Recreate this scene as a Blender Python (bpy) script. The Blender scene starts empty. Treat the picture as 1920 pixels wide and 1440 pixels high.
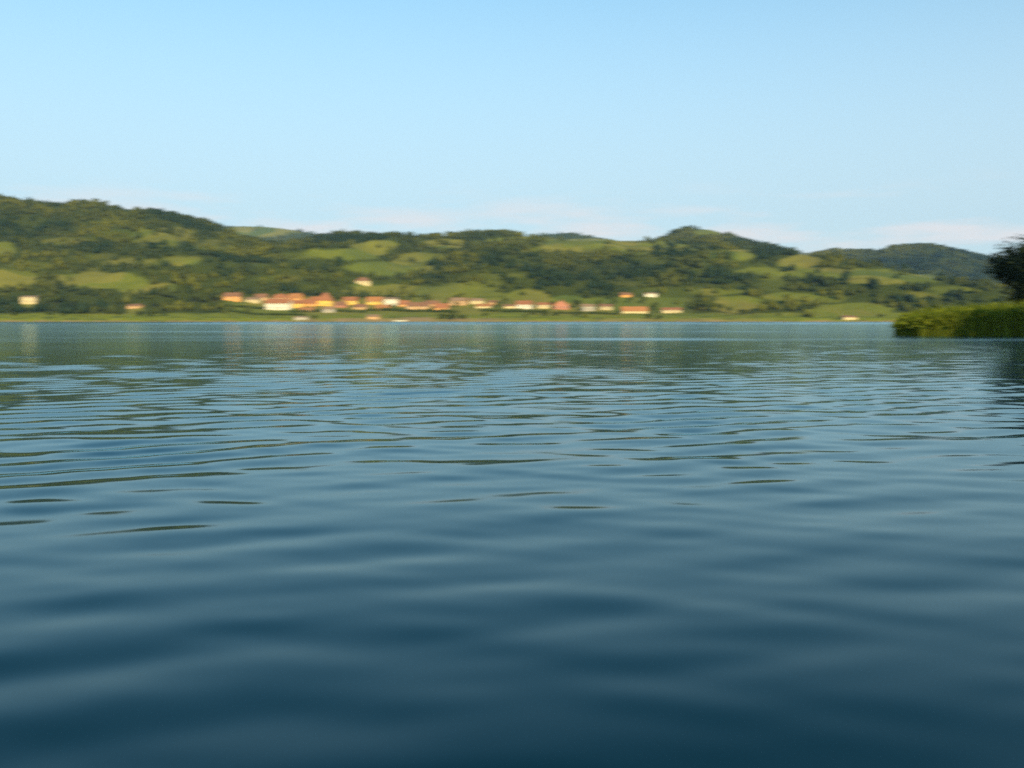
import bpy, math, random
import numpy as np
from mathutils import Vector

R = math.radians
S = bpy.context.scene
COL = S.collection
rng = np.random.default_rng(7)
random.seed(7)

# ------------------------------------------------------------------ camera
EYE = 1.25                      # metres above the lake, sitting in a small boat
FOCAL_PX, PITCH = 1844.0, math.atan(120 / 1844.0)
cam_data = bpy.data.cameras.new('camera')
cam = bpy.data.objects.new('camera', cam_data)
COL.objects.link(cam)
cam.location = (0, 0, EYE)
cam.rotation_euler = (math.pi / 2 - PITCH, 0, 0)
cam_data.sensor_width = 36
cam_data.lens = FOCAL_PX / 1920 * 36
cam_data.clip_end = 20000
cam_data.dof.use_dof = True     # the little camera focused on the water close by, the far shore is soft
cam_data.dof.focus_distance = 7.0
cam_data.dof.aperture_fstop = 3.0
cam_data.dof.aperture_ratio = 0.18
S.camera = cam

# ------------------------------------------------------------------ sky and sun
SUN_EL, SUN_AZ = R(20), R(160)  # azimuth clockwise from +Y: behind the camera, to the right
world = bpy.data.worlds.new('World')
S.world = world
world.use_nodes = True
wn, wl = world.node_tree.nodes, world.node_tree.links
wn.clear()
w_out = wn.new('ShaderNodeOutputWorld')
w_bg = wn.new('ShaderNodeBackground')
w_bg.inputs['Strength'].default_value = 0.15
sky = wn.new('ShaderNodeTexSky')
sky.sky_type = 'NISHITA'
sky.sun_disc = False
sky.sun_elevation = SUN_EL
sky.sun_rotation = SUN_AZ
sky.altitude = 150
sky.air_density = 1.0
sky.dust_density = 1.0
sky.ozone_density = 1.3
# thin evening cloud banks low over the hills, all the way round
w_tc = wn.new('ShaderNodeTexCoord')
w_map = wn.new('ShaderNodeMapping')
w_map.inputs['Scale'].default_value = (6.0, 6.0, 38.0)
w_map.inputs['Location'].default_value = (3.4, 1.8, 4.6)
w_noise = wn.new('ShaderNodeTexNoise')
w_noise.inputs['Scale'].default_value = 1.0
w_noise.inputs['Detail'].default_value = 5.0
w_noise.inputs['Roughness'].default_value = 0.55
w_ramp = wn.new('ShaderNodeMapRange')
w_ramp.inputs['From Min'].default_value = 0.50
w_ramp.inputs['From Max'].default_value = 0.66
w_sep = wn.new('ShaderNodeSeparateXYZ')
w_lo = wn.new('ShaderNodeMapRange')
w_lo.interpolation_type = 'SMOOTHSTEP'
w_lo.inputs['From Min'].default_value = 0.145
w_lo.inputs['From Max'].default_value = 0.085
w_mul = wn.new('ShaderNodeMath'); w_mul.operation = 'MULTIPLY'
w_mul2 = wn.new('ShaderNodeMath'); w_mul2.operation = 'MULTIPLY'
w_mul2.inputs[1].default_value = 0.85
w_mix = wn.new('ShaderNodeMix'); w_mix.data_type = 'RGBA'
w_mix.inputs['B'].default_value = (4.25, 4.12, 4.1, 1)
wl.new(w_tc.outputs['Generated'], w_map.inputs['Vector'])
wl.new(w_map.outputs['Vector'], w_noise.inputs['Vector'])
wl.new(w_noise.outputs['Fac'], w_ramp.inputs['Value'])
wl.new(w_tc.outputs['Generated'], w_sep.inputs[0])
wl.new(w_sep.outputs['Z'], w_lo.inputs['Value'])
wl.new(w_ramp.outputs['Result'], w_mul.inputs[0])
wl.new(w_lo.outputs['Result'], w_mul.inputs[1])
wl.new(w_mul.outputs[0], w_mul2.inputs[0])
wl.new(w_mul2.outputs[0], w_mix.inputs['Factor'])
# the thin veil of evening mist that lies under the clear sky, the same all the way round
w_veil = wn.new('ShaderNodeMapRange')
w_veil.interpolation_type = 'SMOOTHSTEP'
w_veil.inputs['From Min'].default_value = 0.48
w_veil.inputs['From Max'].default_value = 0.06
w_veil.inputs['To Max'].default_value = 0.85
w_tone = wn.new('ShaderNodeMix'); w_tone.data_type = 'RGBA'; w_tone.blend_type = 'MULTIPLY'
w_tone.inputs['Factor'].default_value = 1.0
w_tone.inputs['B'].default_value = (0.58, 0.98, 1.0, 1)
w_mist = wn.new('ShaderNodeMix'); w_mist.data_type = 'RGBA'
w_mist.inputs['B'].default_value = (3.05, 3.62, 4.05, 1)
wl.new(w_sep.outputs['Z'], w_veil.inputs['Value'])
wl.new(sky.outputs['Color'], w_tone.inputs['A'])
wl.new(w_tone.outputs['Result'], w_mist.inputs['A'])
wl.new(w_veil.outputs['Result'], w_mist.inputs['Factor'])
wl.new(w_mist.outputs['Result'], w_mix.inputs['A'])
wl.new(w_mix.outputs['Result'], w_bg.inputs['Color'])
wl.new(w_bg.outputs[0], w_out.inputs['Surface'])

sun_data = bpy.data.lights.new('sun', 'SUN')
sun_data.energy = 4.6
sun_data.angle = R(0.5)
sun_data.color = (1.0, 0.79, 0.50)
sun = bpy.data.objects.new('sun', sun_data)
COL.objects.link(sun)
to_sun = Vector((math.sin(SUN_AZ) * math.cos(SUN_EL), math.cos(SUN_AZ) * math.cos(SUN_EL), math.sin(SUN_EL)))
sun.rotation_euler = to_sun.to_track_quat('Z', 'Y').to_euler()
sun.location = to_sun * 60

S.view_settings.view_transform = 'Standard'
S.view_settings.look = 'None'
S.view_settings.exposure = 0.48
S.view_settings.gamma = 1.0
S.render.engine = 'CYCLES'
S.cycles.max_bounces = 6
S.cycles.volume_bounces = 0
S.cycles.sample_clamp_indirect = 6
S.cycles.use_denoising = False

# ------------------------------------------------------------------ helpers
def slope_of(py):                       # tangent of the elevation angle of a line of sight
    return math.tan(math.atan((720 - py) / FOCAL_PX) - PITCH)
slope_v = np.vectorize(slope_of)
def py_of(s):
    return 720 - FOCAL_PX * np.tan(np.arctan(s) + PITCH)
def at(px, py, Y):                      # the point at depth Y on a line of sight
    xv, yv = (px - 960) / FOCAL_PX, (720 - py) / FOCAL_PX
    d = Vector((xv, math.cos(PITCH) + yv * math.sin(PITCH), -math.sin(PITCH) + yv * math.cos(PITCH)))
    d *= Y / d.y
    return Vector((d.x, Y, EYE + d.z))

_perm = np.random.default_rng(3).permutation(512)
_perm = np.concatenate([_perm, _perm])
_ga = np.random.default_rng(4).uniform(0, 2 * np.pi, 512)
_gx, _gy = np.cos(_ga), np.sin(_ga)
def perlin(x, y):
    x = np.asarray(x, float); y = np.asarray(y, float)
    xi, yi = np.floor(x).astype(int), np.floor(y).astype(int)
    xf, yf = x - xi, y - yi
    u, v = xf**3 * (xf * (xf * 6 - 15) + 10), yf**3 * (yf * (yf * 6 - 15) + 10)
    def g(ix, iy, fx, fy):
        h = _perm[(_perm[ix & 511] + iy) & 511]
        return _gx[h] * fx + _gy[h] * fy
    a = g(xi, yi, xf, yf); b = g(xi + 1, yi, xf - 1, yf)
    c = g(xi, yi + 1, xf, yf - 1); d = g(xi + 1, yi + 1, xf - 1, yf - 1)
    return (a * (1 - u) + b * u) * (1 - v) + (c * (1 - u) + d * u) * v
def fbm(x, y, n=4):
    r = 0; a = 1.0
    for k in range(n):
        r = r + a * perlin(x * 2**k + 17.3 * k, y * 2**k - 9.1 * k); a *= 0.5
    return r
def sstep(a, b, x):
    t = np.clip((x - a) / (b - a), 0, 1)
    return t * t * (3 - 2 * t)

def new_mesh(name, V, F, smooth=False):
    """V (n,3), F (m,3) or (m,4) arrays -> mesh"""
    V = np.ascontiguousarray(V, np.float32); F = np.ascontiguousarray(F, np.int32)
    m = bpy.data.meshes.new(name)
    k = F.shape[1]
    m.vertices.add(len(V)); m.vertices.foreach_set('co', V.ravel())
    m.loops.add(F.size); m.loops.foreach_set('vertex_index', F.ravel())
    m.polygons.add(len(F))
    m.polygons.foreach_set('loop_start', np.arange(0, F.size, k, dtype=np.int32))
    m.polygons.foreach_set('use_smooth', np.full(len(F), smooth))
    m.update(calc_edges=True)
    return m
def attr(m, name, vals):
    a = m.attributes.new(name, 'FLOAT', 'POINT')
    a.data.foreach_set('value', np.ascontiguousarray(vals, np.float32).ravel())
def obj(name, mesh, mat, parent=None, loc=None):
    o = bpy.data.objects.new(name, mesh); COL.objects.link(o)
    if mat is not None and mesh is not None and len(mesh.materials) == 0: mesh.materials.append(mat)
    o.parent = parent
    if loc is not None: o.location = loc
    return o
def tag(o, label=None, cat=None, group=None, kind=None):
    if label: o['label'] = label
    if cat: o['category'] = cat
    if group: o['group'] = group
    if kind: o['kind'] = kind
    return o
def empty(name, loc, rz=0, scale=1):
    o = bpy.data.objects.new(name, None); COL.objects.link(o)
    o.empty_display_size = 0.5
    o.location = loc; o.rotation_euler = (0, 0, rz); o.scale = (scale,) * 3
    return o
class MB:
    def __init__(s): s.v = []; s.f = []
    def box(s, x0, x1, y0, y1, z0, z1):
        n = len(s.v)
        s.v += [(x0,y0,z0),(x1,y0,z0),(x1,y1,z0),(x0,y1,z0),(x0,y0,z1),(x1,y0,z1),(x1,y1,z1),(x0,y1,z1)]
        s.f += [(n,n+3,n+2,n+1),(n+4,n+5,n+6,n+7),(n,n+1,n+5,n+4),(n+1,n+2,n+6,n+5),(n+2,n+3,n+7,n+6),(n+3,n,n+4,n+7)]
        return s
    def poly(s, pts, faces):
        n = len(s.v); s.v += list(pts); s.f += [tuple(i + n for i in f) for f in faces]
        return s
    def slab(s, quad, t):
        """a flat roof plane of thickness t below the given corners"""
        a, b, c = (Vector(q) for q in quad[:3])
        nrm = (b - a).cross(c - a).normalized()
        k = len(quad)
        low = [tuple(Vector(q) - nrm * t) for q in quad]
        return s.poly(list(quad) + low, [tuple(range(k)), tuple(range(2*k-1, k-1, -1))] + [((i+1) % k, i, k+i, k+(i+1) % k) for i in range(k)])
    def mesh(s, name):
        m = bpy.data.meshes.new(name); m.from_pydata(s.v, [], s.f); m.update(); return m
    def build(s, name, mat, parent=None): return obj(name, s.mesh(name), mat, parent)

def material(name):
    m = bpy.data.materials.new(name); m.use_nodes = True
    return m, m.node_tree.nodes, m.node_tree.links, m.node_tree.nodes['Principled BSDF']
def noise_node(n, l, scale, detail=4, vec=None, coord='Object', stretch=None):
    t = n.new('ShaderNodeTexNoise'); t.inputs['Scale'].default_value = scale; t.inputs['Detail'].default_value = detail
    c = n.new('ShaderNodeTexCoord')
    src = c.outputs[coord]
    if stretch:
        mp = n.new('ShaderNodeMapping'); mp.inputs['Scale'].default_value = stretch
        l.new(src, mp.inputs['Vector']); src = mp.outputs['Vector']
    l.new(src, t.inputs['Vector'])
    return t
def mix_node(n, l, fac, a, b):
    x = n.new('ShaderNodeMix'); x.data_type = 'RGBA'
    for sock, v in (('Factor', fac), ('A', a), ('B', b)):
        if isinstance(v, bpy.types.NodeSocket): l.new(v, x.inputs[sock])
        elif isinstance(v, (int, float)): x.inputs[sock].default_value = v
        else: x.inputs[sock].default_value = (*v, 1)
    return x.outputs['Result']
def ramp_node(n, l, src, a, b):
    x = n.new('ShaderNodeMapRange'); x.inputs['From Min'].default_value = a; x.inputs['From Max'].default_value = b
    l.new(src, x.inputs['Value']); return x.outputs['Result']
def attr_node(n, name):
    x = n.new('ShaderNodeAttribute'); x.attribute_name = name; return x.outputs['Fac']

def plaster(name, col, dirt=0.18, rough=0.85):
    m, n, l, p = material(name)
    t = noise_node(n, l, 0.7, 5)
    dark = tuple(c * (1 - dirt) * 0.95 for c in col)
    l.new(mix_node(n, l, ramp_node(n, l, t.outputs['Fac'], 0.35, 0.7), col, dark), p.inputs['Base Color'])
    p.inputs['Roughness'].default_value = rough
    return m

# materials ----------------------------------------------------------------
def land_material(name, greener=1.0):
    m, n, l, p = material(name)
    big = noise_node(n, l, 0.011, 3)
    strips = noise_node(n, l, 0.02, 2, stretch=(1.0, 0.45, 0.2))
    fine = noise_node(n, l, 0.16, 6)
    grass = mix_node(n, l, ramp_node(n, l, fine.outputs['Fac'], 0.3, 0.7), (0.125, 0.150, 0.014), (0.185, 0.185, 0.018))
    hay = mix_node(n, l, ramp_node(n, l, fine.outputs['Fac'], 0.3, 0.7), (0.225, 0.185, 0.032), (0.185, 0.17, 0.024))
    c = mix_node(n, l, ramp_node(n, l, strips.outputs['Fac'], 0.50, 0.62), grass, hay)
    c = mix_node(n, l, ramp_node(n, l, big.outputs['Fac'], 0.52, 0.70), c, (0.10, 0.115, 0.02))
    par = n.new('ShaderNodeTexVoronoi'); par.inputs['Scale'].default_value = 0.016
    pc = n.new('ShaderNodeTexCoord'); pm = n.new('ShaderNodeMapping'); pm.inputs['Rotation'].default_value = (0, 0, 0.4); pm.inputs['Scale'].default_value = (1, 0.55, 0.01)
    l.new(pc.outputs['Object'], pm.inputs['Vector']); l.new(pm.outputs['Vector'], par.inputs['Vector'])
    ps = n.new('ShaderNodeSeparateColor'); l.new(par.outputs['Color'], ps.inputs[0])
    c = mix_node(n, l, ramp_node(n, l, ps.outputs[0], 0.55, 0.85), c, (0.205, 0.185, 0.026))
    c = mix_node(n, l, ramp_node(n, l, ps.outputs[1], 0.7, 0.95), c, (0.095, 0.125, 0.018))
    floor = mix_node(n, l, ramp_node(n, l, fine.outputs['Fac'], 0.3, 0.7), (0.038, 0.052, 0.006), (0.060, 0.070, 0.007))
    lush = mix_node(n, l, ramp_node(n, l, fine.outputs['Fac'], 0.3, 0.7), (0.16, 0.19, 0.010), (0.24, 0.23, 0.012))
    tuft = noise_node(n, l, 0.07, 5, stretch=(1.0, 2.2, 1.0))
    lush = mix_node(n, l, ramp_node(n, l, tuft.outputs['Fac'], 0.50, 0.62), lush, (0.085, 0.105, 0.014))
    c = mix_node(n, l, attr_node(n, 'lush'), c, lush)
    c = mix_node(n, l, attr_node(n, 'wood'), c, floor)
    sand = mix_node(n, l, ramp_node(n, l, fine.outputs['Fac'], 0.35, 0.65), (0.36, 0.22, 0.10), (0.27, 0.19, 0.08))
    c = mix_node(n, l, attr_node(n, 'sand'), c, sand)
    l.new(c, p.inputs['Base Color'])
    p.inputs['Roughness'].default_value = 0.95
    p.inputs['Specular IOR Level'].default_value = 0.1
    b = n.new('ShaderNodeBump'); b.inputs['Strength'].default_value = 0.6; b.inputs['Distance'].default_value = 1.0
    l.new(fine.outputs['Fac'], b.inputs['Height']); l.new(b.outputs['Normal'], p.inputs['Normal'])
    return m
M_LAND = land_material('hillside_meadow_and_wood_floor')

def foliage(name, a, b, transl=0.15):
    m, n, l, p = material(name)
    c = mix_node(n, l, attr_node(n, 'tint'), a, b)
    l.new(c, p.inputs['Base Color'])
    p.inputs['Roughness'].default_value = 0.8
    p.inputs['Specular IOR Level'].default_value = 0.15
    if transl:
        tr = n.new('ShaderNodeBsdfTranslucent'); l.new(c, tr.inputs['Color'])
        mx = n.new('ShaderNodeMixShader'); mx.inputs[0].default_value = transl
        l.new(p.outputs[0], mx.inputs[1]); l.new(tr.outputs[0], mx.inputs[2])
        l.new(mx.outputs[0], n['Material Output'].inputs['Surface'])
    return m
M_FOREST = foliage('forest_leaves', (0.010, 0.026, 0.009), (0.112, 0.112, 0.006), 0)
M_SHORE = foliage('shore_tree_leaves', (0.026, 0.048, 0.010), (0.085, 0.100, 0.014), 0.15)
M_DARKTREE = foliage('dark_leaves', (0.010, 0.020, 0.007), (0.028, 0.038, 0.011), 0.1)
M_REED = foliage('reed_blades', (0.080, 0.120, 0.008), (0.185, 0.205, 0.014), 0.25)
M_BARK = plaster('bark', (0.09, 0.065, 0.045), 0.4)
M_MUD = plaster('mud_and_sedge', (0.062, 0.070, 0.028), 0.45)
M_GLASS, _n, _l, _p = material('window_glass')
_p.inputs['Base Color'].default_value = (0.03, 0.035, 0.04, 1); _p.inputs['Roughness'].default_value = 0.3
M_FRAME = plaster('white_window_frame', (0.7, 0.68, 0.63), 0.1)
M_DOOR = plaster('brown_door_wood', (0.14, 0.07, 0.035), 0.3)
M_CHIM = plaster('brick_chimney', (0.32, 0.16, 0.10), 0.3)
WALLS = {k: plaster(k + '_plaster', c) for k, c in dict(
    white=(0.76, 0.69, 0.50), cream=(0.62, 0.49, 0.24), yellow=(0.78, 0.50, 0.08), orange=(0.72, 0.34, 0.09),
    peach=(0.58, 0.35, 0.15), grey=(0.40, 0.36, 0.26), brick=(0.50, 0.20, 0.11)).items()}
ROOFS = {k: plaster(k + '_roof_tile', c, 0.35) for k, c in dict(
    red=(0.37, 0.135, 0.045), brown=(0.27, 0.125, 0.055), rust=(0.46, 0.185, 0.05), faded=(0.33, 0.20, 0.10)).items()}

# ------------------------------------------------------------------ the lake
def build_lake():
    r1 = 1.2 * np.exp(np.arange(0, math.log(150 / 1.2), 0.0042))
    r2 = np.exp(np.linspace(math.log(r1[-1]), math.log(282), 60)[1:])
    r3 = np.concatenate([np.arange(283, 760, 0.9), np.arange(770, 1900, 30.0)])
    r = np.concatenate([[0.02, 0.4, 0.8], r1, r2, r3])
    th = np.concatenate([np.arange(-44, 44.01, 0.34), np.arange(48, 316, 4.0)]) * math.pi / 180
    nr, nt = len(r), len(th)
    RR, TT = np.meshgrid(r, th, indexing='ij')
    X, Y = RR * np.sin(TT), RR * np.cos(TT)
    step = np.gradient(r)[:, None] * np.ones((1, nt))
    Z = np.zeros_like(X); lost = np.zeros_like(X)
    g = np.random.default_rng(21)
    comps = []
    # (mean wavelength, log spread, heading of the crests in degrees, spread, count, rms slope)
    for lam0, ls, hd, sp, cnt, sl in ((0.70, 0.11, 25, 8, 34, 0.031), (0.52, 0.22, -4, 18, 28, 0.013), (0.75, 0.2, -30, 12, 18, 0.010),
                                      (1.9, 0.30, 12, 28, 18, 0.014), (0.30, 0.25, 10, 35, 24, 0.009)):
        for _ in range(cnt):
            comps.append((lam0 * math.exp(g.normal(0, ls)), math.radians(hd + g.normal(0, sp)), sl * math.sqrt(2.0 / cnt), g.uniform(0, 2 * math.pi)))
    # wave groups: the swell is livelier in some places than in others
    grp = 0.85 + 0.55 * perlin(X / 7.0, Y / 9.0) + 0.3 * perlin(X / 31.0 + 5, Y / 23.0)
    grp *= 0.42 + 0.58 * sstep(85, 16, RR)
    grp *= 0.82 + 0.18 * sstep(5, 9, RR)
    grp *= 1.0 + 0.18 * sstep(3, -8, X / np.maximum(Y, 1) * 12)      # calmer water farther out
    for lam, hd, sl, ph in comps:
        k = 2 * math.pi / lam
        kx, ky = -k * math.sin(hd), k * math.cos(hd)
        w = np.clip(lam / (2.4 * step) - 0.8, 0, 1)
        Z += w * grp * sl / k * np.sin(kx * X + ky * Y + ph)
        lost += ((1 - w) * sl) ** 2 / 2
    # the breeze that ruffles the belt off the far shore raises steeper wavelets there
    belt = sstep(284, 300, Y + 8 * perlin(X / 70, X * 0 + 2)) * sstep(800, 770, RR)
    chop = np.abs(np.sin(math.pi * Y / 4.4 + 2.2 * perlin(X / 35, Y / 30) + 1.2 * perlin(X / 9, Y / 11)))
    Z -= belt * 0.16 * (0.75 + 0.6 * perlin(X / 50 + 3, Y / 20)) * chop
    front = (np.abs(np.angle(np.exp(1j * TT))) < math.radians(44.5))
    Z *= front
    rms = np.sqrt(lost)
    i = np.arange(nr - 1)[:, None]; j = np.arange(nt)[None, :]; jn = (j + 1) % nt
    F = np.stack([i * nt + j, i * nt + jn, (i + 1) * nt + jn, (i + 1) * nt + j], -1).reshape(-1, 4)
    m = new_mesh('lake', np.stack([X, Y, Z], -1).reshape(-1, 3), F, True)
    fb = ~(belt.reshape(-1)[F].min(1) > 0.3)     # short steep chop keeps its crests sharp
    m.polygons.foreach_set('use_smooth', fb)
    # ripples finer than the mesh, as facet spread; a breeze ruffles the belt off the far shore
    spread = np.sqrt(0.004**2 + (rms * 0.24)**2)
    breeze = np.zeros_like(X)
    for yc, wd, am in ((64, 4, 0.10), (110, 5, 0.04)):
        breeze = np.maximum(breeze, am * np.exp(-((Y - yc - 10 * perlin(X / 60 + yc, X * 0)) / wd) ** 2) * sstep(-0.1, 0.3, perlin(X / 23, Y / 60 + yc)))
    breeze = np.maximum(breeze, 0.018 * sstep(0.05, 0.5, perlin(X / 42, Y / 9)) * sstep(30, 60, Y))
    spread = np.where(belt > 0.3, 0.010, spread + breeze * 0.24)
    attr(m, 'ripple', np.sqrt(np.minimum(spread * 1.414, 0.5)))
    return m
M_WATER, _n, _l, _p = material('lake_water')
_n.remove(_p)
_body = _n.new('ShaderNodeBsdfDiffuse'); _body.inputs['Color'].default_value = (0.0, 0.015, 0.024, 1)
_gl = _n.new('ShaderNodeBsdfGlossy'); _gl.inputs['Color'].default_value = (0.78, 0.97, 1.0, 1)
_fr = _n.new('ShaderNodeFresnel'); _fr.inputs['IOR'].default_value = 1.22
_mx = _n.new('ShaderNodeMixShader')
_l.new(attr_node(_n, 'ripple'), _gl.inputs['Roughness'])
_l.new(_fr.outputs[0], _mx.inputs[0]); _l.new(_body.outputs[0], _mx.inputs[1]); _l.new(_gl.outputs[0], _mx.inputs[2])
_l.new(_mx.outputs[0], _n['Material Output'].inputs['Surface'])
lake = obj('lake', build_lake(), M_WATER)
tag(lake, 'rippled dark blue lake water', 'water', kind='structure')

# ------------------------------------------------------------------ the hills
def interp(pts):
    xs, ys = zip(*pts)
    return lambda x: np.interp(x, xs, ys)
# clearings seen on the slopes: centre, half size, strength (meadow 1, half wooded 0.5)
CLEAR = [(0,465,38,13,1),(20,520,62,15,1),(190,523,95,15,1),(275,538,60,9,1),(300,440,75,17,.75),(235,425,70,12,.5),(345,487,38,8,1),
 (250,490,55,8,.7),(410,460,55,12,.6),(160,505,40,6,.5),(650,475,75,9,1),(735,500,80,13,1),(705,458,45,9,.9),(790,480,60,8,.8),(835,455,45,8,.8),
 (1130,459,120,12,1),(490,431,75,9,.9),(1330,434,34,6,1),(980,448,80,5,.9),(740,543,100,9,.9),(860,545,85,11,1),(990,555,42,12,1),(1065,560,45,6,1),(915,455,40,7,.5),
 (1250,455,60,7,.8),(1370,476,45,8,1),(1240,485,60,12,.5),(1300,500,50,14,.45),(1500,492,42,15,1),(1560,511,140,8,1),(1700,522,70,7,.9),(1790,541,60,4,.8),
 (1480,556,60,8,.9),(1380,568,52,16,1),(1590,583,85,16,1),(1445,535,35,10,.5),(1290,545,120,9,.5),(1210,565,90,8,.6),
 (560,512,60,10,.4),(470,530,60,8,.35),(620,540,60,8,.4),(880,500,30,8,.4),(100,470,45,8,.35),(1060,480,40,7,.4),(560,478,60,5,.6),(460,495,50,4,.5),(520,520,50,5,.6),(130,450,60,6,.6),(180,480,60,5,.5),(60,495,60,5,.6),(930,515,60,5,.6),(880,530,70,5,.7),(1010,470,70,5,.6),(1200,470,70,5,.7),(1310,470,50,5,.7),(1180,530,50,4,.5),(1420,505,50,5,.7),(1350,545,60,5,.7),(1650,525,80,5,.8),(1530,560,60,6,.7),(1460,520,40,4,.6),(1750,550,60,4,.6),(59,571,18,7,1),(256,579,18,5,1),(682,535,22,5,1),(1172,558,16,5,1),(1219,557,16,5,1)]
def clearing(px, py):
    c = np.zeros(np.broadcast(px, py).shape)
    wob = 0.7 * perlin(px / 38.0, py / 9.0) + 0.2 * perlin(px / 13.0 + 7, py / 4.0)
    for cx, cy, rx, ry, s in CLEAR:
        q = ((px - cx) / rx) ** 2 + ((py - cy - 2) / (ry + 2)) ** 2 + wob
        c = np.maximum(c, s * sstep(1.45, 0.55, q))
    meadow = sstep(584, 590, py + 3 * perlin(px / 50, py / 8))
    village = 0.85 * sstep(553, 560, py) * sstep(395, 440, px) * sstep(1340, 1270, px)
    return np.maximum(c, np.maximum(meadow, village))

# stands of darker wood, and gully shadows painted in as darker leaf tint
WOODS_AND_SHADE = [(60,430,90,22),(330,408,110,10),(390,425,60,14),(150,465,80,16),(330,465,50,9),(420,500,110,20),(600,500,60,16),(500,545,90,8),(690,480,30,6),(800,500,45,10),
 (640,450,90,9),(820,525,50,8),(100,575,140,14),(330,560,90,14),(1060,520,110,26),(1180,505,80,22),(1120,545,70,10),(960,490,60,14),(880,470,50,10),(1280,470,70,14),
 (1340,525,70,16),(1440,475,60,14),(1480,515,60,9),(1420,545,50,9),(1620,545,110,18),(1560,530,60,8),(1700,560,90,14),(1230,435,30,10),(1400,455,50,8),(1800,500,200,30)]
def stand_and_shade(px, py):
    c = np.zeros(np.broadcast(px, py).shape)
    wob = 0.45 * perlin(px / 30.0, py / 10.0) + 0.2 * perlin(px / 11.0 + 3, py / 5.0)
    for cx, cy, rx, ry in WOODS_AND_SHADE:
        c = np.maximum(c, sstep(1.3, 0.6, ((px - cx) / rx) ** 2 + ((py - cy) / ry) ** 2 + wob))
    return c

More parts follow.
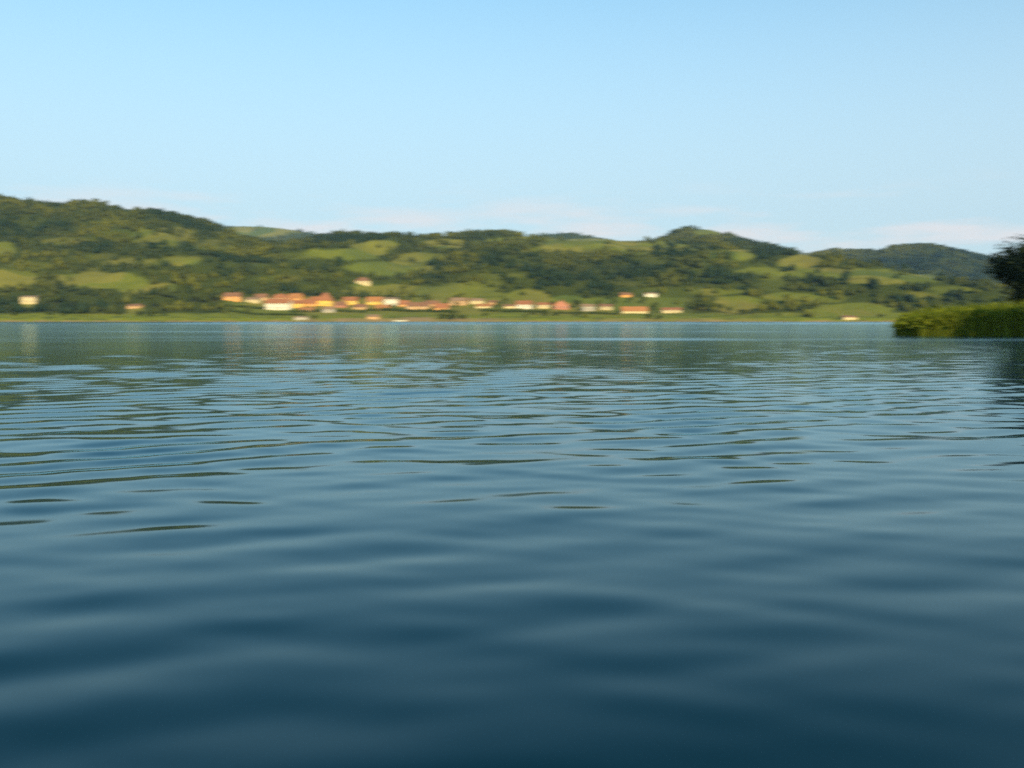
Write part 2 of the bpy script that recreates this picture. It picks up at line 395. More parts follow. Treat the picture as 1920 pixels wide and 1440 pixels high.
class Land:
    """a hillside: columns of constant bearing u = x / y, rows of depth Y"""
    def __init__(s, name, skyline, crest, u0, u1, nu, rows, shore=None, spur=18, tree_px=2.5, label='', sx=210.0, bare=()):
        s.u = np.linspace(u0, u1, nu); s.Y = np.asarray(rows, float)
        U, YY = np.meshgrid(s.u, s.Y, indexing='ij')
        X = U * YY
        px = 960 + s.u * FOCAL_PX
        target = slope_v(skyline(px) + tree_px + 1.2 * perlin(px / 30.0, px * 0 + 3))
        Yc = crest(px)[:, None]
        if shore is None:
            Ys = np.full((nu, 1), s.Y[0]); base = -40.0
        else:
            Ys = (shore + 9 * perlin(px / 110.0, px * 0) + 3 * perlin(px / 23.0, px * 0 + 9))[:, None]; base = 0.0
        t = (YY - Ys) / (Yc - Ys)
        tc = np.clip(t, 0, None)
        g = np.where(tc < 1, 1.0 - (1 - np.clip(tc, 0, 1)) ** 1.5, 1)
        g = 0.62 * np.clip(tc, 0, 1) ** 1.25 + 0.38 * sstep(0, 1, tc)
        env = np.clip(4 * tc * (1.05 - tc), 0, 1) * sstep(0.05, 0.3, tc)
        zc = EYE + target[:, None] * Yc
        rid = 1 - 2.2 * np.abs(perlin(X / sx + 0.4 * perlin(YY / 300, X / 300), YY / (sx * 2.6) + 3))
        z = zc * g + spur * env * rid + 7 * env * fbm(X / 90, YY / 90, 3) + 1.0 * sstep(0.02, 0.1, tc) * fbm(X / 30, YY / 30, 2)
        back = np.clip(YY - Yc, 0, None)
        z = z - 0.16 * back - 0.00012 * back**2
        # keep the skyline of every bearing where it is seen
        s_now = ((z - EYE) / YY).max(1, keepdims=True)
        f = target[:, None] / s_now
        z = z * (1 + (f - 1) * sstep(0.1, 0.75, tc))
        if shore is not None:
            d = YY - Ys
            z = np.where(d < 0, d * 0.16, z + 0.9 * sstep(0, 4, d) + 1.3 * sstep(2, 14, d))
        else:
            z = np.where(tc < 0.02, np.minimum(z, base * (1 - tc / 0.02)), z)
        s.X, s.YY, s.Z = X, YY, z
        s.px = np.broadcast_to(px[:, None], z.shape)
        s.py = py_of((z - EYE) / YY)
        s.clear = clearing(s.px, s.py)
        nY = len(s.Y)
        i = np.arange(nu - 1)[:, None]; j = np.arange(nY - 1)[None, :]
        F = np.stack([i * nY + j, (i + 1) * nY + j, (i + 1) * nY + j + 1, i * nY + j + 1], -1).reshape(-1, 4)
        m = new_mesh(name, np.stack([X, YY, z], -1).reshape(-1, 3), F, True)
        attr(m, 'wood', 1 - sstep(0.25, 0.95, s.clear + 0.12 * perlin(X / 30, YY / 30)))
        if shore is not None:
            d = YY - Ys + 4 * perlin(X / 14, YY / 6)
            along = np.maximum(sstep(540, 600, px) * sstep(1010, 900, px), 0.5 * sstep(1000, 1200, px) * sstep(1500, 1350, px))[:, None]
            sand = sstep(20, 8, d) * np.clip(along * (0.7 + 1.2 * perlin(X / 22, YY * 0)), 0, 1)
            sand = np.maximum(sand, 0.9 * sstep(3.5, 1.5, d))
            sand = np.maximum(sand, 0.9 * sstep(34, 18, d) * (sstep(745, 760, px) * sstep(825, 800, px))[:, None])
        else: sand = np.zeros_like(z)
        attr(m, 'sand', sand)
        attr(m, 'lush', sstep(75, 30, YY - Ys + 25 * perlin(X / 60, YY / 20)) if shore is not None else np.zeros_like(z))
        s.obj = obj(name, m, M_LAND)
        tag(s.obj, label, 'hill', kind='structure')
    def height(s, x, y):
        x = np.asarray(x, float); y = np.asarray(y, float)
        fi = np.clip((x / y - s.u[0]) / (s.u[1] - s.u[0]), 0, len(s.u) - 1.001); i = fi.astype(int); a = fi - i
        fj = np.interp(y, s.Y, np.arange(len(s.Y))); fj = np.clip(fj, 0, len(s.Y) - 1.001); j = fj.astype(int); b = fj - j
        Z = s.Z
        return (Z[i, j] * (1 - b) + Z[i, j + 1] * b) * (1 - a) + (Z[i + 1, j] * (1 - b) + Z[i + 1, j + 1] * b) * a
    def foot(s, px, py):
        """where a line of sight first meets this hillside"""
        u = (px - 960) / FOCAL_PX; sl = slope_of(py)
        for Y in np.arange(s.Y[0], s.Y[-1], 0.5):
            z = float(s.height(u * Y, Y))
            if z > 0.05 and z >= EYE + sl * Y: return Vector((u * Y, Y, z))
        return Vector((u * 1400, 1400, float(s.height(u * 1400, 1400))))

sky_near = interp([(-1100,430),(-600,395),(-350,352),(-150,350),(0,370),(50,381),(130,388),(150,381),(190,384),(250,394),(330,404),(400,420),(430,432),(460,447),(510,458),
  (560,453),(600,444),(660,439),(720,443),(740,441),(800,444),(860,441),(900,435),(950,435),(985,443),(1060,451),(1150,452),(1230,451),(1300,452),(1400,459),
  (1470,471),(1520,482),(1580,491),(1650,504),(1700,515),(1800,537),(1860,549),(1920,558),(2100,570),(2400,560),(2700,520),(3300,500)])
crest_near = interp([(-600,1500),(0,1480),(400,1520),(560,1560),(900,1620),(1250,1650),(1500,1500),(1700,1300),(1860,1180),(2100,1120),(2700,1200)])
hillside = Land('hillside', sky_near, crest_near, -1.1, 1.25, 1000, np.concatenate([np.arange(712, 790, 2.5), np.arange(790, 960, 4), np.arange(960, 2000, 8)]),
                shore=742, spur=30, label='green hillside of woods and meadows across the lake')
sky_peak = interp([(900,520),(1100,492),(1180,470),(1215,453),(1240,442),(1270,429),(1290,425),(1330,428),(1360,437),(1400,448),(1430,453),(1470,466),(1510,475),(1560,490),(1650,520),(1750,545)])
peak = Land('peak_hill', sky_peak, interp([(0,2150),(3000,2150)]), 0.0, 0.46, 220, np.arange(1620, 2500, 12), spur=14, tree_px=3, label='rounded peak standing above the middle ridge', sx=260)
sky_right = interp([(1300,540),(1420,505),(1500,478),(1530,471),(1560,466),(1600,468),(1645,469),(1665,463),(1690,458),(1735,458),(1770,464),(1800,470),(1850,482),(1920,498),(2050,510),(2250,480),(2600,470)])
right_hill = Land('wooded_hill', sky_right, interp([(0,2700),(3000,2500)]), 0.16, 0.9, 320, np.arange(1700, 3050, 14), spur=26, tree_px=3, label='far bluish wooded hill on the right', sx=330)
sky_far = interp([(-400,470),(200,450),(380,424),(430,422),(500,423),(560,430),(600,437),(680,446),(800,452),(900,450),(980,442),(1040,436),(1075,434),(1095,440),(1130,444),(1165,451),(1250,460),(1400,480),(1800,500),(2300,500)])
far_hill = Land('distant_hill', sky_far, interp([(0,3300),(3000,3300)]), -0.7, 0.7, 420, np.arange(2500, 3600, 18), spur=22, tree_px=2, label='pale distant hills behind the ridge', sx=380)

# ------------------------------------------------------------------ trees
def leaf_cloud(n, size, seed, radii=(1, 1, 1), clumps=14, core=1, cr0=0.78):
    """leaf sprays gathered in clumps round an uneven crown; unit crown centred on the origin"""
    g = np.random.default_rng(seed)
    d = g.normal(size=(clumps, 3)); d /= np.linalg.norm(d, axis=1, keepdims=True)
    d[:, 2] = np.abs(d[:, 2]) * g.choice([1, 1, -0.7], clumps)
    cc = d * g.uniform(0.45, 0.8, (clumps, 1)); cr = g.uniform(0.28, 0.48, clumps)
    k = g.integers(0, clumps, n)
    o = g.normal(size=(n, 3)); o /= np.linalg.norm(o, axis=1, keepdims=True)
    p = cc[k] + o * cr[k][:, None] * g.uniform(0.55, 1.08, (n, 1))
    nrm = o + 0.8 * g.normal(size=(n, 3)) * 0.6 + p * 0.5; nrm /= np.linalg.norm(nrm, axis=1, keepdims=True)
    a = np.cross(nrm, g.normal(size=(n, 3))); a /= np.linalg.norm(a, axis=1, keepdims=True)
    b = np.cross(nrm, a)
    sz = size * g.uniform(0.6, 1.3, (n, 1))
    q = np.stack([p - a * sz, p - b * sz * 0.6, p + a * sz, p + b * sz * 0.6], 1) * np.array(radii)
    V = q.reshape(-1, 3); F = np.arange(4 * n).reshape(n, 4)
    T = np.concatenate([F[:, [0, 1, 2]], F[:, [0, 2, 3]]])
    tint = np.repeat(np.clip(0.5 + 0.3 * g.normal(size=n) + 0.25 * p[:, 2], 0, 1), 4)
    if core:
        import bmesh
        bm = bmesh.new(); bmesh.ops.create_icosphere(bm, subdivisions=core, radius=cr0)
        cv = np.array([v.co[:] for v in bm.verts]) * g.uniform(0.75, 1.2, (len(bm.verts), 1)) * np.array(radii)
        cf = np.array([[v.index for v in f.verts] for f in bm.faces]); bm.free()
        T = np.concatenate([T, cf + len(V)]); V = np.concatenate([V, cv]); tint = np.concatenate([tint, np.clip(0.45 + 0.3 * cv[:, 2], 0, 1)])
    return V, T, tint

FOREST_T = [leaf_cloud(20, 0.36, 100 + k, (1, 1, (0.95, 1.15, 1.35, 0.8, 1.05)[k]), clumps=9) for k in range(5)]
def forest(name, land, n, rmin, rmax, label, templ, seed, reach=60, py_hi=None):
    g = np.random.default_rng(seed)
    u = g.uniform(max(land.u[0], -0.8), min(land.u[-1], 0.85), n)
    y0, y1 = land.Y[0] + 6, land.Y[-1] - 4
    Y = np.sqrt(g.uniform(y0**2, y1**2, n))
    x = u * Y
    z = land.height(x, Y)
    px = 960 + u * FOCAL_PX; py = py_of((z - EYE) / Y)
    dens = 0.93 - clearing(px, py) * 1.0
    dens = np.where(dens > 0, dens + 0.02 + 0.7 * perlin(x / 70, Y / 110) + 0.35 * perlin(x / 24, Y / 30), dens)
    ok = (z > 1.4) & (g.uniform(0, 1, n) < np.clip(dens, 0.012, 1))
    # nothing is planted down the far side of the crest, out of sight
    dn = land.height(x * (1 - 25 / Y), Y - 25)
    vis = np.zeros(n, bool)
    smax = np.maximum.accumulate((land.Z - EYE) / land.YY, axis=1)
    fi = np.clip(np.round((u - land.u[0]) / (land.u[1] - land.u[0])).astype(int), 0, len(land.u) - 1)
    fj = np.clip(np.searchsorted(land.Y, Y) - 1, 0, len(land.Y) - 1)
    vis = (z + 11 - EYE) / Y >= smax[fi, fj]
    ok &= vis
    if land is hillside:                     # the gardens in front of the houses are open
        for hx, hy, hw_ in [h[:3] for h in HOUSES]:
            ok &= ~((np.abs(px - hx) < hw_ * 0.62 + 5) & (py > hy - 5) & (py < hy + 13))
    x, Y, z, px, py = (a[ok] for a in (x, Y, z, px, py))
    k = len(x)
    var = g.integers(0, len(templ), k); rot = g.uniform(0, 2 * np.pi, k)
    rad = g.uniform(rmin, rmax, k) * (0.8 + 0.35 * g.random(k) ** 2) * (1 + 0.35 * perlin(x / 80, Y / 80))
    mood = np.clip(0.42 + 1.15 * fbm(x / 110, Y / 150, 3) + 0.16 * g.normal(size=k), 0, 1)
    mood = np.clip(mood + 0.16 - 0.60 * stand_and_shade(px, py), 0, 1)
    Vs, Fs, Ts = [], [], []; off = 0
    for v, (tv, tf, tt) in enumerate(templ):
        idx = np.nonzero(var == v)[0]
        if not len(idx): continue
        c, s_ = np.cos(rot[idx])[:, None], np.sin(rot[idx])[:, None]
        X_ = (tv[None, :, 0] * c - tv[None, :, 1] * s_) * rad[idx][:, None] + x[idx][:, None]
        Y_ = (tv[None, :, 0] * s_ + tv[None, :, 1] * c) * rad[idx][:, None] + Y[idx][:, None]
        Z_ = (tv[None, :, 2] + 0.55) * rad[idx][:, None] * 1.1 + z[idx][:, None]
        Vs.append(np.stack([X_, Y_, Z_], -1).reshape(-1, 3))
        Fs.append((tf[None] + (np.arange(len(idx)) * len(tv))[:, None, None]).reshape(-1, 3) + off)
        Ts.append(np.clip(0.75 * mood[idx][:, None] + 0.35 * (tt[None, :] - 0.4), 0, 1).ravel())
        off += len(idx) * len(tv)
    m = new_mesh(name, np.concatenate(Vs), np.concatenate(Fs), True)
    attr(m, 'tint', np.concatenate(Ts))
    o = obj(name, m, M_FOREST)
    print(name, k, 'trees', len(m.polygons), 'faces')
    return tag(o, label, 'forest', kind='stuff')
SMALL_T = [leaf_cloud(9, 0.6, 200 + k, (1, 1, 1.0), clumps=6, core=1) for k in range(3)]
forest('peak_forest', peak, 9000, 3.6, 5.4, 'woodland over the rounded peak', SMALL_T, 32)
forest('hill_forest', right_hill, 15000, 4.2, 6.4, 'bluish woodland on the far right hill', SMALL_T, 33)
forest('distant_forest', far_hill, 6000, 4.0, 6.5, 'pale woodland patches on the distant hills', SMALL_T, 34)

def cone_tube(mb, pts, radii, n=7):
    base = len(mb.v)
    for (p, r) in zip(pts, radii):
        for k in range(n):
            a = 2 * math.pi * k / n
            mb.v.append((p[0] + r * math.cos(a), p[1] + r * math.sin(a), p[2]))
    for i in range(len(pts) - 1):
        for k in range(n):
            mb.f.append((base + i*n + k, base + i*n + (k+1) % n, base + (i+1)*n + (k+1) % n, base + (i+1)*n + k))
    return mb
def tree_parts(height, radius, leaves, size, seed, mat, clumps=18, trunk=0.32, core=1):
    """crown and trunk meshes of one tree, base at the origin"""
    g = random.Random(seed)
    rz = height * (1 - trunk) * 0.56
    V, T, tint = leaf_cloud(leaves, size / radius, seed, (1, 1, 1), clumps, core, 0.55)
    V = V * np.array([radius, radius, rz]) + np.array([0, 0, height - rz * 1.0])
    cm = new_mesh('crown', V, T, False); attr(cm, 'tint', tint); cm.materials.append(mat)
    mb = MB()
    h = height
    cone_tube(mb, [(0,0,-0.5),(0.03*h*g.uniform(-1,1),0,h*.2),(0.05*h*g.uniform(-1,1),0.02*h,h*.45),(0,0,h*.8)], [h*.032,h*.024,h*.018,h*.006])
    for k in range(6):
        a = g.uniform(0, 6.28); z0 = h * g.uniform(.25, .5); l_ = radius * g.uniform(.5, .85)
        cone_tube(mb, [(0,0,z0),(l_*.5*math.cos(a),l_*.5*math.sin(a),z0+h*.12),(l_*math.cos(a),l_*math.sin(a),z0+h*.26)], [h*.012,h*.008,h*.003], 5)
    tm = mb.mesh('trunk'); tm.materials.append(M_BARK)
    return cm, tm
TREES = {'tree': [tree_parts(8.5, 3.6, 240, 0.62, 300 + k, M_SHORE, trunk=.22) for k in range(4)],
         'bush': [tree_parts(3.6, 2.9, 200, 0.5, 320 + k, M_SHORE, clumps=12, trunk=.02) for k in range(3)]}
def plant(kind, px, py, label, group, scale=1.0, land=None, squash=1.0):
    p = (land or hillside).foot(px, py)
    o = empty('shore_tree' if kind == 'tree' else 'shore_bush', p - Vector((0, 0, 0.1)), random.uniform(0, 6.28), scale)
    o.scale.x *= squash; o.scale.y *= squash
    cm, tm = random.choice(TREES[kind])
    obj('trunk', tm, None, o); obj('crown', cm, None, o)
    return tag(o, label, kind, group)

# ------------------------------------------------------------------ houses
def house(name, px, py, w_px, wall_px, roof_px, wall, roof, label, shape='side', yaw=0.0, group=None, depth=None, chimney=True, name_cat='house'):
    p = hillside.foot(px, py)
    k = p.y / FOCAL_PX
    w, hw, hr = w_px * k / math.cos(yaw) * 0.94, wall_px * k, roof_px * k
    d = depth or max(6.0, min(w * 0.8, 10.0))
    o = empty(name, p - Vector((0, 0, 0.05)), yaw)
    W, Rf = WALLS[wall], ROOFS[roof]
    x, y, e = w / 2, d / 2, 0.45
    mb = MB()
    if shape == 'front':      # the gable looks at the lake
        mb.poly([(-x,-y,-3),(x,-y,-3),(x,-y,hw),(0,-y,hw+hr-.15),(-x,-y,hw),(-x,y,-3),(x,y,-3),(x,y,hw),(0,y,hw+hr-.15),(-x,y,hw)],
                [(0,1,2,3,4),(9,8,7,6,5),(1,6,7,2),(5,0,4,9)])
    elif shape == 'side':
        mb.poly([(-x,-y,-3),(x,-y,-3),(x,-y,hw),(-x,-y,hw),(-x,y,-3),(x,y,-3),(x,y,hw),(-x,y,hw),(-x,0,hw+hr-.15),(x,0,hw+hr-.15)],
                [(0,1,2,3),(5,4,7,6),(1,5,6,9,2),(4,0,3,8,7)])
    else:
        mb.box(-x, x, -y, y, -3, hw)
    mb.build('wall', W, o)
    rb = MB()
    if shape == 'front':
        s_ = hr / x; zl = hw - e * s_
        rb.slab([(-x-e,-y-e,zl),(0,-y-e,hw+hr),(0,y+e,hw+hr),(-x-e,y+e,zl)][::-1], 0.18)
        rb.slab([(x+e,-y-e,zl),(x+e,y+e,zl),(0.002,y+e,hw+hr),(0.002,-y-e,hw+hr)], 0.18)
    elif shape == 'side':
        s_ = hr / y; zl = hw - e * s_
        rb.slab([(-x-e,-y-e,zl),(x+e,-y-e,zl),(x+e,0,hw+hr),(-x-e,0,hw+hr)], 0.18)
        rb.slab([(x+e,y+e,zl),(-x-e,y+e,zl),(-x-e,0.002,hw+hr),(x+e,0.002,hw+hr)], 0.18)
    elif shape == 'hip':
        rx = max(0.0, x - y * 0.9)
        A, B, C_, D = (-x-e,-y-e,hw-.02), (x+e,-y-e,hw-.02), (x+e,y+e,hw-.02), (-x-e,y+e,hw-.02)
        P, Q = (-rx-.05,0,hw+hr), (rx+.05,0,hw+hr)
        rb.poly([A,B,C_,D,P,Q], [(0,1,5,4),(1,2,5),(2,3,4,5),(3,0,4),(3,2,1,0)])
    else:                     # low lean-to roof
        rb.slab([(-x-e,-y-e,hw+.1),(x+e,-y-e,hw+.1),(x+e,y+e,hw+hr),(-x-e,y+e,hw+hr)], 0.2)
    ro = rb.build('roof', Rf, o)
    if chimney and shape != 'shed':
        cx = 0.3 * w * random.choice((-1, 1))
        cx, cy = (cx, 0.9) if shape == 'side' else (0.9, cx * .4)
        MB().box(cx-.3, cx+.3, cy-.3, cy+.3, hw + hr*.4, hw+hr+.75).box(cx-.38, cx+.38, cy-.38, cy+.38, hw+hr+.75, hw+hr+.87).build('chimney', M_CHIM, ro)
    # openings on the lake side
    floors = 2 if hw > 4.6 else 1
    nwin = max(2, int(w / 3.2))
    dh = min(2.0, hw * .72)
    for fl in range(floors):
        z0 = (0.9 if floors == 1 else 0.8 + fl * hw * .5)
        wh = min(1.25, hw - z0 - .35 if floors == 1 else hw * .5 - 1.05)
        if wh < .45: continue
        for q in range(nwin):
            xc = -x + w * (q + .5) / nwin
            if fl == 0 and q == nwin // 2:
                door = MB().box(xc-.48, xc+.48, -y-.06, -y+.05, 0.05, dh).build('door', M_DOOR, o)
                MB().box(xc+.30, xc+.40, -y-.12, -y-.06, dh*.45, dh*.5).build('handle', M_FRAME, door)
                continue
            win = MB()
            for a, b, c, d_ in ((-.6,-.5,0,wh),(.5,.6,0,wh),(-.5,.5,0,.1),(-.5,.5,wh-.1,wh)):
                win.box(xc+a, xc+b, -y-.07, -y+.03, z0+c, z0+d_)
            wo = win.build('window', M_FRAME, o)
            MB().box(xc-.5, xc+.5, -y-.02, -y+.02, z0+.1, z0+wh-.1).build('pane', M_GLASS, wo)
    return tag(o, label, name_cat, group)

G = 'village houses across the lake'
HOUSES = [ # px, base py, width, wall px, roof px, wall, roof, shape, yaw degrees, label
 (438,562,32,6.5,7,'orange','brown','side',8,'orange house with brown roof at the left end of the village'),
 (477,566,26,5,3.5,'cream','faded','side',-6,'long low cream house between the orange house and the big white building'),
 (492,561,22,4,6,'peach','brown','side',14,'peach house with brown roof behind the low cream house'),
 (524,580,48,12,8,'white','red','side',-5,'big bright white building with a red roof, largest in the village'),
 (528,563,34,4,8,'peach','red','hip',10,'house with a wide red hip roof above the big white building'),
 (558,576,26,7,6,'yellow','red','side',4,'yellow house just right of the big white building'),
 (556,562,24,4,8,'orange','rust','side',-12,'rust roofed orange house above the yellow house'),
 (584,573,28,4.5,8,'orange','red','side',-8,'orange house with steep red roof left of the pyramid roofed house'),
 (576,584,30,4,4,'peach','rust','side',6,'low peach house under the village on the meadow edge'),
 (612,573,27,9,15,'yellow','red','hip',-4,'tall yellow house with a red pyramid roof'),
 (617,585,23,6,4,'grey','faded','side',10,'small grey cottage below the pyramid roofed house'),
 (640,576,22,5,6,'brick','brown','side',-10,'brick house with brown roof right of the pyramid roofed house'),
 (658,570,27,6.5,7,'yellow','red','side',5,'golden yellow house with red roof, second right of the pyramid roofed house'),
 (677,579,24,4,5,'peach','brown','side',-7,'low peach house below the two golden yellow houses'),
 (704,570,30,5.5,8,'yellow','rust','side',-3,'golden yellow house touching the tall white house'),
 (734,572,26,11,4,'white','faded','shed',4,'tall white house with a flat pale roof'),
 (758,574,20,4,7,'orange','red','side',10,'orange house with red roof just right of the tall white house'),
 (785,579,44,5.5,7,'peach','brown','side',-4,'long peach house with a brown roof'),
 (828,581,28,4.5,8,'orange','red','side',6,'red roofed orange house at the right end of the main row'),
 (861,571,32,7,6,'peach','faded','side',-10,'peach house with faded roof standing above the row'),
 (894,568,26,4.5,4,'cream','faded','side',7,'low cream house right of the faded roofed peach house'),
 (925,570,20,3.5,3.5,'peach','brown','side',-5,'small peach cottage half hidden in the trees'),
 (955,577,22,3.5,3,'cream','brown','side',8,'low cream shed left of the white house with red roof'),
 (983,577,30,6.5,7,'white','red','side',-6,'white house with red roof at the foot of the bright meadow'),
 (1018,577,24,6,4,'cream','red','side',4,'cream house left of the brick red gable house'),
 (1053,579,27,8,8,'brick','rust','front',-8,'brick red house with its gable to the lake'),
 (1102,582,24,8,4,'grey','faded','side',5,'grey house right of the brick red gable house'),
 (1136,580,23,6,4,'cream','brown','side',-9,'cream house right of the grey house'),
 (1188,586,50,3.5,8,'cream','rust','side',3,'long low house with a broad rust red roof'),
 (1258,586,37,5.5,4,'cream','red','side',-5,'long cream house at the right end of the village'),
 (1172,556,20,3.5,4,'orange','brown','side',6,'small orange cottage up the slope'),
 (1219,555,22,4.5,2.5,'white','faded','shed',-4,'small white cottage up the slope'),
 (682,532,28,5,7,'cream','brown','hip',5,'lone house with brown roof high above the village'),
 (595,567,22,4,7,'peach','red','side',9,'peach house with red roof tucked left behind the pyramid roofed house'),
 (718,580,26,4,5,'orange','rust','side',-6,'low orange house under the tall white house'),
 (812,573,24,3.5,6,'peach','brown','side',8,'brown roofed peach house behind the end of the main row'),
 (908,577,30,3.5,4,'cream','rust','side',-7,'low cream house with rust roof right of the main row'),
 (59,568,26,11,3,'cream','faded','shed',10,'lone cream house in the dark trees on the left'),
 (256,577,24,4,3,'peach','brown','side',-6,'small peach cottage in the trees left of the village'),
 (1589,598,26,3.8,2.5,'cream','brown','side',4,'lone low cream cottage on the right meadow near the water'),
 (701,597,22,4,3.5,'peach','faded','side',-5,'small peach hut on the shore meadow'),
 (566,598,26,3.5,2,'grey','faded','shed',6,'pale grey shed on the shore meadow'),
]
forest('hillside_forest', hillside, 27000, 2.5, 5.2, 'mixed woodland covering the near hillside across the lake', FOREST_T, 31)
for (px, py, w, hw, hr, wc, rc, shp, yaw, lab) in HOUSES:
    nm = 'hut' if 'hut' in lab else 'shed' if ' shed' in lab else 'cottage' if 'cottage' in lab else 'building' if 'building' in lab else 'house'
    house('village_' + nm, px, py, w, hw, hr, wc, rc, lab, shp, R(yaw), G, chimney=nm not in ('hut', 'shed'), name_cat=nm)

# ------------------------------------------------------------------ trees one can tell apart on the far shore
BUSHES = [(30,592,.9),(95,590,.8),(120,593,.7),(225,590,.9),(262,592,1.25),(285,593,1.35),(310,592,1.1),(150,588,1.0),(190,584,1.1),
          (590,597,.8),(830,598,1.3),(848,599,1.5),(868,598,1.1),(910,592,.8),(1000,590,.9),(1022,592,1.2),(1042,592,1.1),(1080,592,.8),(1215,597,1.1),(1235,598,.9),
          (1390,590,1.4),(1410,588,1.2),(1435,582,1.2),(1500,582,1.3),(1480,583,.9),(1520,580,1.1),(1460,592,.7),(1650,596,.9)]
VTREES = [(20,572,1.0),(92,575,1.1),(110,570,1.0),(140,572,.9),(25,585,.8),(100,584,.8),(222,574,1.0),(292,576,.9),(320,578,.9),(345,572,1.0),(365,566,1.1),(385,570,1.0),(405,566,1.2),(416,560,1.0),
          (575,555,.9),(587,556,1.0),(600,556,.8),(632,564,.8),(676,562,.8),(735,579,.6),(752,566,.8),(770,563,.9),(800,563,.8),(843,570,.8),(856,577,.7),(932,577,.7),(948,570,.7),
          (1036,577,.8),(1078,578,.9),(1086,576,.8),(1122,575,.7),(1152,572,.8),(1225,588,.9),(1228,580,.8),(1290,583,1.0),(1305,582,1.1),(1320,583,1.1),(1335,583,1.0),(1350,584,.9),
          (1366,588,.8),(1205,570,.8),(1180,568,.7),(1145,562,.8),(1100,560,.8)]
SHORT = ['orange house at the left end of the village', 'long low cream house', 'peach house behind the low cream house', 'big white building', 'wide red hip roof', 'yellow house by the big white building',
 'rust roofed orange house', 'orange house with steep red roof', 'low peach house on the meadow edge', 'pyramid roofed house', 'small grey cottage', 'brick house with brown roof',
 'first golden yellow house', 'low peach house below the golden houses', 'second golden yellow house', 'tall white house', 'orange house beside the tall white house', 'long peach house', 'last orange house of the row',
 'peach house with faded roof', 'low cream house above the row', 'small half hidden peach cottage', 'low cream shed', 'white house with red roof', 'cream house left of the brick gable', 'brick red gable house', 'grey house',
 'cream house right of the grey one', 'long low rust red roof', 'long cream house at the right end', 'small orange cottage up the slope', 'small white cottage up the slope', 'lone brown roofed house uphill',
 'peach house left behind the pyramid roof', 'low orange house under the tall white house', 'peach house behind the row end', 'low rust roofed cream house',
 'lone cream house on the left', 'peach cottage left of the village', 'lone cream cottage on the right', 'peach hut on the shore', 'pale grey shed on the shore']
ORD = ['', 'second ', 'third ', 'fourth ', 'fifth ', 'sixth ', 'seventh ', 'eighth ', 'ninth ', 'tenth ', 'eleventh ']
def describe(spots, kind):
    """what each tree stands beside, and which one it is when several stand there"""
    out = [None] * len(spots); seen = {}
    for i in sorted(range(len(spots)), key=lambda i: spots[i][0]):
        px, py = spots[i][:2]
        j = min(range(len(HOUSES)), key=lambda j: math.hypot(HOUSES[j][0] - px, 2 * (HOUSES[j][1] - py)))
        dx, dy = px - HOUSES[j][0], py - HOUSES[j][1]
        rel = ('left of' if dx < 0 else 'right of') if abs(dx) > HOUSES[j][2] * .5 else ('below' if dy > 0 else 'behind')
        seen.setdefault((rel, j), []).append(i)
    for (rel, j), ids in seen.items():
        for q, i in enumerate(ids):
            which = '' if len(ids) == 1 else (ORD[q] if q else 'leftmost ')
            out[i] = f'{which}{kind} {rel} the {SHORT[j]}'
    return out
for (px, py, sc), lab in zip(BUSHES, describe(BUSHES, 'dark rounded meadow bush')):
    plant('bush', px, py, lab, 'bushes on the far shore meadow', sc, squash=1.2)
for (px, py, sc), lab in zip(VTREES, describe(VTREES, 'broad green tree')):
    plant('tree', px, py, lab, 'trees around the village', sc)
def hedge(pa, pb, h, label, seed):
    a, b = hillside.foot(*pa), hillside.foot(*pb)
    n = max(4, int((b - a).length / 2.6)); Vs, Fs, Ts = [], [], []; off = 0
    g = np.random.default_rng(seed)
    for k in range(n):
        c = a.lerp(b, (k + .5) / n); z = float(hillside.height(c.x, c.y))
        V, T, t = leaf_cloud(60, .3, seed * 50 + k, (1, 1, 1), 8)
        s = h * g.uniform(.7, 1.15)
        V = V * np.array([2.0, 1.5, s * .62]) + np.array([c.x - a.x + g.normal() * .5, c.y - a.y + g.normal() * .6, z - a.z + s * .5])
        Vs.append(V); Fs.append(T + off); Ts.append(t); off += len(V)
    m = new_mesh('hedge', np.concatenate(Vs), np.concatenate(Fs)); attr(m, 'tint', np.concatenate(Ts) * .6)
    return tag(obj('hedge', m, M_SHORE, None, a), label, 'hedge', 'hedges on the shore meadow')
hedge((382,574),(500,580),2.4,'hedge at the left end of the village above the meadow',1)
hedge((450,588),(575,592),2.0,'lowest dark hedge on the meadow left of the grey shed',2)
hedge((380,585),(470,587),1.8,'short hedge on the left meadow below the orange house',3)
hedge((545,586),(690,586),2.2,'hedge running under the middle of the village',4)
hedge((690,583),(860,587),2.6,'long dark hedge under the right half of the main row',5)
hedge((900,584),(1030,586),2.6,'dark hedge below the white house with red roof',6)
hedge((1050,588),(1160,590),2.2,'hedge below the grey house',7)

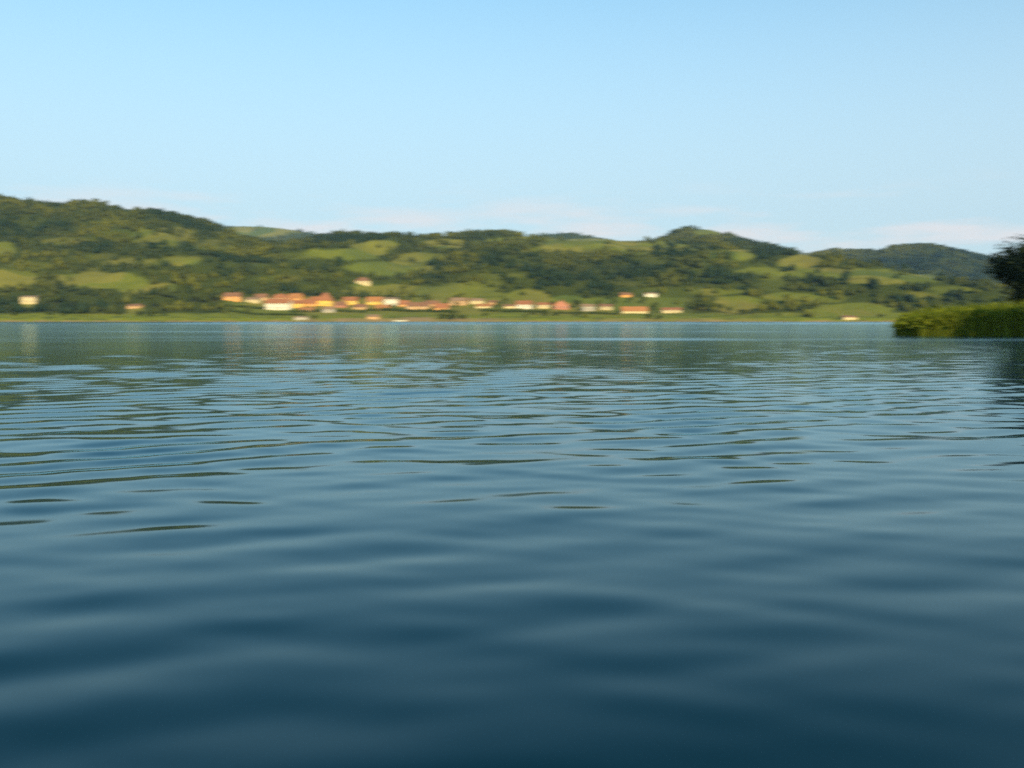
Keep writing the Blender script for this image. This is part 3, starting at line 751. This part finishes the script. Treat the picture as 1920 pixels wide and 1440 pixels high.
# a white boat drawn up at the water's edge
def boat(px, label):
    u = (px - 960) / FOCAL_PX
    Y = next(y for y in np.arange(715, 790, .25) if float(hillside.height(u * y, y)) > -0.05)
    o = empty('rowing_boat', (u * Y, Y - .2, 0.02), R(6))
    st = np.linspace(-1, 1, 13); L, Bm = 4.6, 0.95
    V, F = [], []
    for t in st:
        b = Bm * max(0.02, (1 - abs(t) ** 2.6)) if t > 0 else Bm * (1 - .45 * abs(t) ** 2)
        zt = .95 + .35 * t * t
        for s_ in (-1, -.75, -.3, .3, .75, 1): V.append((t * L, s_ * b, zt if abs(s_) == 1 else (.25 if abs(s_) == .75 else 0)))
    for i in range(12):
        for j in range(5): F.append((i*6+j, (i+1)*6+j, (i+1)*6+j+1, i*6+j+1))
    F.append((0,1,2,3,4,5))
    m = bpy.data.meshes.new('hull'); m.from_pydata(V, [], F); m.update()
    h = obj('hull', m, WALLS['white'], o)
    md = h.modifiers.new('thickness', 'SOLIDIFY'); md.thickness = 0.06
    for bx in (-2.2, 0.3, 2.3): MB().box(bx-.15, bx+.15, -.7, .7, .62, .67).build('bench', M_DOOR, o)
    return tag(o, label, 'boat')
boat(751, 'white boat lying at the water line below the village')

# ------------------------------------------------------------------ the near reed bank, its tree and added shade trees on the right
def bank():
    # a low muddy point reaching in from the right
    outline = [(31.8,78.9),(33.4,76.6),(37,75.2),(44,73.4),(48,66),(44,57),(41,48),(48,40),(80,32),(120,25),(160,60),(150,130),(95,125),(62,104),(48,97),(39,90),(33.5,83)]
    cx, cy = 75, 82
    V = [(cx, cy, 0.5)]; F = []; n = len(outline)
    for k, sc, z in ((0, .93, .35), (1, 1.0, -.02), (2, 1.04, -.6)):
        V += [(cx + (x - cx) * sc, cy + (y - cy) * sc, z) for x, y in outline]
    for i in range(n):
        j = (i + 1) % n
        F += [(0, 1+i, 1+j)]
        for k in (0, 1): F.append((1+k*n+i, 1+(k+1)*n+i, 1+(k+1)*n+j, 1+k*n+j))
    m = bpy.data.meshes.new('reed_bank'); m.from_pydata(V, [], [f[::-1] for f in F]); m.update()
    return tag(obj('reed_bank', m, M_MUD), 'muddy ground under the reeds', 'ground', kind='structure')
bank()
def reeds():
    g = np.random.default_rng(77)
    n = 36000
    t = g.uniform(0, 1, n) ** 1.15
    front = np.interp(t * 52 + 31.2, [31.2, 32.2, 34.2, 37, 44, 56, 64, 70, 82], [79.3, 77.2, 75.6, 74.9, 73.2, 68.8, 60, 48, 35])
    back = np.interp(t * 52 + 31.2, [31.2, 33, 35.5, 38.5, 44, 60, 84], [80, 82.5, 84.5, 86, 87, 84, 70])
    x = 31.2 + t * 52
    q = g.uniform(0, 1, n) ** 1.6
    y = front + (back - front) * q + g.normal(size=n) * .12
    x = x + g.normal(size=n) * .1
    h = (2.15 + .18 * perlin(x / 2.2, y / 2.2) + .24 * g.normal(size=n) + .14 * perlin(x / .7, y / .7)) * np.interp(x, [31.1, 32.0, 33.8, 37.5, 42], [.38, .64, .86, .97, 1.08])
    h = h + .3 * q
    la = g.uniform(0, 2 * np.pi, n); lean = np.abs(g.normal(size=n)) * .22
    wa = g.uniform(0, np.pi, n); w = g.uniform(.015, .034, n)
    P = []
    for f, bend, ww in ((0, 0, .8), (.45, .25, 1), (.8, .7, .9), (1.0, 1.25, .1)):
        px, py, pz = x + np.cos(la) * lean * bend, y + np.sin(la) * lean * bend, -.1 + h * f
        for s_ in (-1, 1): P.append(np.stack([px + s_ * np.cos(wa) * w * ww, py + s_ * np.sin(wa) * w * ww, pz], -1))
    V = np.stack(P, 1).reshape(-1, 3)
    b = (np.arange(n) * 8)[:, None]
    F = np.concatenate([b + np.array([[0,1,3,2]]), b + np.array([[2,3,5,4]]), b + np.array([[4,5,7,6]])])
    tint = np.repeat(np.clip(.45 + .3 * g.normal(size=n) + .4 * perlin(x / 3, y / 3), 0, 1), 8)
    # drooping side leaves
    k = n // 2
    i = g.integers(0, n, k); zz = h[i] * g.uniform(.35, .85, k); a = g.uniform(0, 2*np.pi, k); L = g.uniform(.25, .6, k)
    bx, by = x[i], y[i]
    A = np.stack([bx - np.sin(a)*.02, by + np.cos(a)*.02, zz], -1); B = np.stack([bx + np.sin(a)*.02, by - np.cos(a)*.02, zz], -1)
    C = np.stack([bx + np.cos(a)*L*.6 + np.sin(a)*.02, by + np.sin(a)*L*.6, zz + L*.5], -1); D = np.stack([bx + np.cos(a)*L, by + np.sin(a)*L, zz + L*.25], -1)
    LV = np.stack([A, B, C, D], 1).reshape(-1, 3); LF = (np.arange(k) * 4)[:, None] + np.array([[0,1,2,3]]) + len(V)
    m = new_mesh('reed_bed', np.concatenate([V, LV]), np.concatenate([F, LF]))
    attr(m, 'tint', np.concatenate([tint, np.repeat(np.clip(g.normal(.5, .25, k), 0, 1), 4)]))
    return tag(obj('reed_bed', m, M_REED), 'dense olive green reed bed standing in the water on the right', 'reeds', kind='stuff')
reeds()
def bank_tree(x, y, h, r, leaves, seed, label, lsize=.17):
    o = empty('bank_tree', (x, y, .2), seed * 1.3)
    cm, tm = tree_parts(h, r, leaves, lsize, seed, M_DARKTREE, clumps=44, trunk=.10 if h < 15 else .2, core=0)
    obj('trunk', tm, None, o); obj('crown', cm, None, o)
    return tag(o, label, 'tree', 'trees on the reed bank')
bank_tree(51.5, 92, 9.7, 6.7, 34000, 41, 'tall dark leafy tree behind the reed bed at the right edge', .25)
for k, (x, y, h, r) in enumerate(((45.5, 52, 11.2, 4.2), (51.5, 49.5, 11.6, 4.6), (57.5, 52, 12.2, 4.8), (65, 55, 21, 6.5), (73, 52, 20, 6.5))):  # out of view, added to throw shade on the reeds and the dark tree
    bank_tree(x, y, h, r, 7000, 50 + k, ('added unseen low shade tree nearest the water on the right bank', 'second added unseen low shade tree from the water on the right bank', 'third added unseen low shade tree from the water on the right bank', 'added unseen very tall shade tree behind the low trees on the right bank', 'added unseen very tall shade tree farthest right on the right bank')[k], .26)

# ------------------------------------------------------------------ the air over the valley
hz = MB().box(-3300, 3300, -2000, 3900, -42, 420).mesh('haze')
haze = obj('haze', hz, None)
M_HAZE = bpy.data.materials.new('valley_haze'); M_HAZE.use_nodes = True
hn, hl = M_HAZE.node_tree.nodes, M_HAZE.node_tree.links
hn.clear()
ho = hn.new('ShaderNodeOutputMaterial'); hv = hn.new('ShaderNodeVolumePrincipled')
hv.inputs['Color'].default_value = (0.36, 0.64, 1.0, 1)
hv.inputs['Density'].default_value = 0.000055
hv.inputs['Anisotropy'].default_value = 0.0
hl.new(hv.outputs[0], ho.inputs['Volume'])
hz.materials.append(M_HAZE)
tag(haze, 'thin evening haze over the valley', 'haze', kind='stuff')
